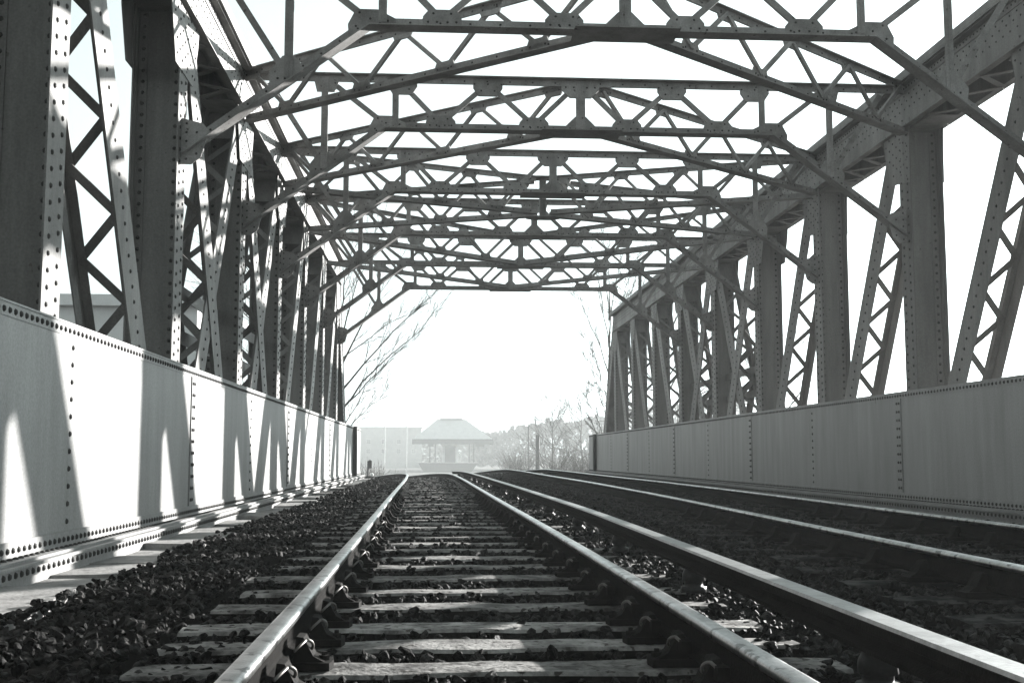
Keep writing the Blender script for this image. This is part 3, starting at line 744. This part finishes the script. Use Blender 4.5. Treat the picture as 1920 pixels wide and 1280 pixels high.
mb = MB(); mb.tube([(p.x, 60, -3.6), (p.x, 60, -.35)], .05, 8); build(mb, 'shaft', M['dark'], t, True)
mb = MB(); mb.prism([(p.x-.02, 59.85, -.60), (p.x+.2, 59.85, -.60), (p.x+.2, 59.85, -.22), (p.x+.1, 59.85, -.16), (p.x-.02, 59.85, -.22)], (0,.25,0)); build(mb, 'signal_head', M['dark'], t)
p = px(697, 888, 52); t = thing('marker_stone', (p.x, 52, -1.3), 'small white rounded marker at the foot of the ground signal', 'marker')
mb = MB(); mb.tube([(p.x, 52, -3.6), (p.x, 52, -.86), (p.x, 52, -.78), (p.x, 52, -.72)], [.07,.07,.09,.04], 8); build(mb, 'marker_post', M['wall'], t, True)

# ------------------------------------------------------------------ bare trees
def grow(mb, p, d, L_, r, depth, rr, spread=.55, upb=.12, seg=4, kids=(2,4), minr=.006):
    pts = [p.copy()]; rs = [r]; q = p.copy(); dd = d.normalized(); nodes = []
    for i in range(seg):
        dd = (dd + Vector((rr.gauss(0,.09), rr.gauss(0,.09), rr.gauss(0,.07) + upb*.35))).normalized()
        q = q + dd * L_/seg; pts.append(q.copy()); rs.append(max(minr, r*(1-.6*(i+1)/seg))); nodes.append((q.copy(), dd.copy(), rs[-1]))
    mb.tube(pts, rs, 5 if depth > 1 else 4 if r > .012 else 3)
    if depth <= 0: return
    for (q, dd, r_) in nodes:
        for _ in range(rr.randint(*kids)):
            ax = dd.orthogonal().normalized(); ax.rotate(Matrix.Rotation(rr.uniform(0, 6.283), 3, dd))
            nd = (dd + ax*rr.uniform(spread*.6, spread*1.4) + Vector((0,0,upb))).normalized()
            grow(mb, q, nd, L_*rr.uniform(.45,.72), r_*rr.uniform(.5,.75), depth-1, rr, spread, upb, max(3, seg-1), (1,2) if depth > 1 else (0,1), minr)
def tree(base, H, r, label, seed, limbs, depth=3, spread=.5, lean=(0,0,0), minr=.008, upb=0.0, h0=.18, bias=None, name='bare_tree', cat='tree', group='bare trees beyond the bridge'):
    rr = random.Random(seed); t = thing(name, base, label, cat, group); B = Vector(base)
    pts = [B]; n = 7
    for i in range(1, n+1): pts.append(B + Vector((rr.gauss(0,.02)*H*.3 + lean[0]*i/n, rr.gauss(0,.02)*H*.3 + lean[1]*i/n, H*i/n)))
    mb = MB(); mb.tube(pts, [r*(1-.85*i/n) for i in range(n+1)], 8); build(mb, 'trunk', M['bark'], t, True)
    mb = MB()
    for k in range(limbs):
        f = h0 + (1-h0)*(k+.5)/limbs; i = min(n-1, int(f*n)); q = pts[i].lerp(pts[i+1], f*n - i)
        a = rr.uniform(0, 6.283) if bias is None or k % 3 == 2 else bias + rr.uniform(-.7, .7); el = .35 + .6*f
        d = Vector((math.cos(a)*math.cos(el), math.sin(a)*math.cos(el), math.sin(el) + upb))
        grow(mb, q, d, H*.48*(1-.55*f), r*.45*(1-.6*f), depth, rr, spread, .10, 4, (1,2), minr)
    build(mb, 'crown', M['bark'], t)
def limb_tree(base, top, r, label, seed, limbs, minr, group='bare trees beyond the bridge'):
    """limbs: (start, tip) points in metres"""
    rr = random.Random(seed); t = thing('bare_tree', base, label, 'tree', group); B = Vector(base); T_ = Vector(top)
    mb = MB(); n = 8; mb.tube([B.lerp(T_, i/n) + Vector((math.sin(i*1.3)*.06, 0, 0)) for i in range(n+1)], [r*(1-.8*i/n) for i in range(n+1)], 8); build(mb, 'trunk', M['bark'], t, True)
    mb = MB()
    for a, b, w in limbs:
        a, b = Vector(a), Vector(b); f = min(1, max(0, (a.z - B.z)/(T_.z - B.z))); st = B.lerp(T_, max(0, f-.08)); pts = [st]; rs = [w*1.3]; n = 7; d = (b - st)
        for i in range(1, n+1):
            u = i/n; pts.append(st + d*u + Vector((rr.gauss(0,.05), rr.gauss(0,.1), rr.gauss(0,.05) + .25*math.sin(u*3.14)))); rs.append(max(minr, .78*w*(1.3-1.15*u)))
        mb.tube(pts, rs, 6)
        for i in range(2, n+1):
            for _ in range(2 if i < n else 3):
                dd = (d.normalized() + Vector((rr.gauss(0,.28), rr.gauss(0,.4), rr.gauss(.03,.26)))).normalized()
                grow(mb, pts[i], dd, d.length*rr.uniform(.10,.26), rs[i]*.6, 1, rr, .4, .08, 4, (1,2), minr)
    build(mb, 'crown', M['bark'], t)
    return t
YT = 47.0
LT = [((640,700),(800,562),.05),((640,735),(806,604),.05),((640,745),(770,640),.04),((640,660),(745,505),.05),((640,620),(700,450),.04),((640,590),(665,430),.04),((640,780),(715,700),.03),((640,800),(722,738),.028),((640,640),(770,590),.03),((640,560),(610,400),.04),((640,600),(560,480),.04)]
limb_tree(px(628, 856, YT)*1.0 + Vector((0,0,-3.6)), px(634, 470, YT), .17, 'bare tree behind the left end post, its branches reaching over the track', 3, [(px(*a, YT), px(*b, YT+.8), w) for a, b, w in LT], .008)
YT2 = 56.0
RT = [((1138,660),(1084,560),.03),((1138,610),(1112,470),.03),((1140,560),(1132,440),.03),((1140,600),(1165,470),.03),((1140,640),(1185,500),.03),((1136,720),(1100,640),.022),((1136,760),(1108,690),.02),((1136,810),(1088,770),.035),((1136,815),(1100,745),.03),((1138,700),(1200,560),.03),((1142,620),(1215,470),.03)]
limb_tree(px(1140, 856, YT2) + Vector((0,0,-3.6)), px(1142, 480, YT2), .08, 'tall slender bare tree beside the far end post of the right truss', 8, [(px(*a, YT2), px(*b, YT2+.6), w) for a, b, w in RT], .009)
tree((-9.0, 62, -3.6), 13, .22, 'bare tree farther left behind the left truss posts', 5, 12, 2, .5, minr=.012)
tree((13.5, 66, -3.6), 12.5, .2, 'bare tree seen through the far posts of the right truss', 11, 13, 2, .5, minr=.012)
tree((18.5, 60, -3.6), 8.5, .18, 'low bare tree behind the middle of the right truss', 12, 12, 2, .55, minr=.012)
tree((13.2, 130, -3.6), 8.5, .14, 'small bare tree between the post and the right girder end', 21, 16, 2, .6, minr=.016, h0=.1)
tree((19.0, 150, -3.6), 10.5, .16, 'small hazy bare tree right of the poles, behind its neighbour', 22, 14, 2, .6, minr=.018, h0=.1)
def shrub(base, H, Wd, label, seed, n=60):
    rr = random.Random(seed); t = thing('bare_shrub', base, label, 'shrub', 'leafless shrubs beside the line'); B = Vector(base); mb = MB(); st = MB()
    for k in range(n):
        a = rr.uniform(0, 6.283); q = B + Vector((math.cos(a)*rr.uniform(0,Wd*.35), math.sin(a)*rr.uniform(0,Wd*.35), 0))
        d = Vector((math.cos(a)*.5*rr.random(), math.sin(a)*.5*rr.random(), 1)).normalized(); L_ = H*rr.uniform(.5,.85)
        if k < 5: st.tube([q, q + d*L_], [.05,.02], 5)
        grow(mb, q, d, L_, .025, 1, rr, .5, .05, 4, (2,4), .010)
    build(st, 'stem', M['bark'], t); build(mb, 'crown', M['bark'], t)
shrub((10.4, 92, -3.6), 3.6, 2.4, 'dense leafless shrub at the foot of the right girder end', 31)
shrub((13.6, 100, -3.6), 4.2, 3.0, 'leafless shrub right of the thick timber post', 32)
shrub((8.6, 120, -3.6), 3.6, 2.6, 'low leafless shrub left of the thick timber post', 33)
shrub((-5.2, 95, -3.6), 2.6, 2.4, 'low dark shrub past the end of the left girder', 34)

# ------------------------------------------------------------------ buildings and far wood
def block(x0, x1, y0, y1, z1, label, win=None, m='wall', roofm='roof', over=.4):
    t = thing('building', ((x0+x1)/2, y0, -3.6), label, 'building')
    mb = MB(); mb.box(x0, x1, y0, y1, -3.6, z1); build(mb, 'wall', M[m], t)
    mb = MB(); mb.box(x0-over, x1+over, y0-over, y1+over, z1+.01, z1+.45); build(mb, 'roof', M[roofm], t)
    if win:
        nx, rowsz, w, h = win
        for zz in rowsz:
            for i in range(nx):
                x = x0 + (x1-x0)*(i+.5)/nx; mb = MB(); mb.box(x-w/2, x+w/2, y0-.05, y0-.005, zz, zz+h); wn_ = build(mb, 'window', M['wall'], t)
                mb = MB(); mb.box(x-w/2+.08, x+w/2-.08, y0-.08, y0-.052, zz+.08, zz+h-.08); build(mb, 'pane', M['glass'], wn_)
    return t
b_ = block(-26, -9.5, 46, 56, 5.9, 'flat-roofed pale building glimpsed between the nearest left posts', (6, (3.0,), 1.5, 1.2))
a, b = px(630, 800, 370), px(790, 800, 370)
block(a.x-40, b.x, 370, 385, a.z-.4, 'long flat-topped building in the mist left of the shelter', (14, (1.0, 4.0), 1.4, 1.5), 'far_wall', 'far_wall')
def wood(x0, x1, Y, h0, h1, label, seed, n):
    """misty far wood: many leaf-clump faces through a mass"""
    rr = np.random.RandomState(seed); mb = MB()
    for i in range(n):
        u = rr.rand(); x = x0 + (x1-x0)*u; top = h0 + (h1-h0)*u + .35*math.sin(x*.6) + .5*math.sin(x*.23+1) + 1.6*noise.noise((x*.9, Y, 0)) + .9*noise.noise((x*3.1, Y, 5))
        z = -2.7 + (top+2.7)*(1 - rr.rand()**1.6); y = Y + rr.uniform(-6, 6); s_ = rr.uniform(.2,.9)
        a = Vector(rr.normal(size=3)).normalized(); b2 = a.orthogonal().normalized()*s_; c2 = a.cross(b2).normalized()*s_*rr.uniform(.4,1)
        p = Vector((x,y,z)); mb.add([p-b2, p-c2, p+b2*.8, p+c2], [(0,1,2,3)])
    tag(build(mb, 'wood', M['foliage']), label, 'wood', kind='stuff')
wood(10, 90, 330, 5.8, 18, 'misty far wood right of the shelter', 5, 14000)
wood(-45, 22, 390, 7, 8.5, 'misty far tree line behind the shelter', 6, 12000)
# dry weeds on the cess beyond the bridge
gs = MB(); rr = random.Random(9)
for i in range(5000):
    y = rr.uniform(47, 80); x1, z1 = at(T1, y); x2, z2 = at(T2, y)
    x = x1 - rr.uniform(1.9, 5.0) if rr.random() < .5 else x2 + rr.uniform(1.9, 5.2)
    zz = -3.6 + max(0, (1 - max(0, (abs(x-(x1 if x < x1 else x2))-2.4))/2.8))*(z1-.3+2.75) ; h = rr.uniform(.08,.35); w_ = .02
    gs.add([(x-w_,y,zz-.05),(x+w_,y,zz-.05),(x+rr.uniform(-.12,.12), y+rr.uniform(-.1,.1), zz+h)], [(0,1,2)])
tag(build(gs, 'grass', M['grass']), 'dry grass and weeds on the banks beyond the bridge', 'grass', kind='stuff')

# ------------------------------------------------------------------ haze
hz = MB(); hz.box(-160, 160, -12, 460, -5.2, 18)
hm = bpy.data.materials.new('haze'); hm.use_nodes = True; nt = hm.node_tree; nt.nodes.clear()
pv = nt.nodes.new('ShaderNodeVolumePrincipled'); pv.inputs['Density'].default_value = .0016; pv.inputs['Color'].default_value = (.50,.52,.52,1); pv.inputs['Anisotropy'].default_value = .2
ou = nt.nodes.new('ShaderNodeOutputMaterial'); nt.links.new(pv.outputs[0], ou.inputs['Volume'])
tag(build(hz, 'haze', hm), 'pale mist hanging over the line', 'haze', kind='stuff')
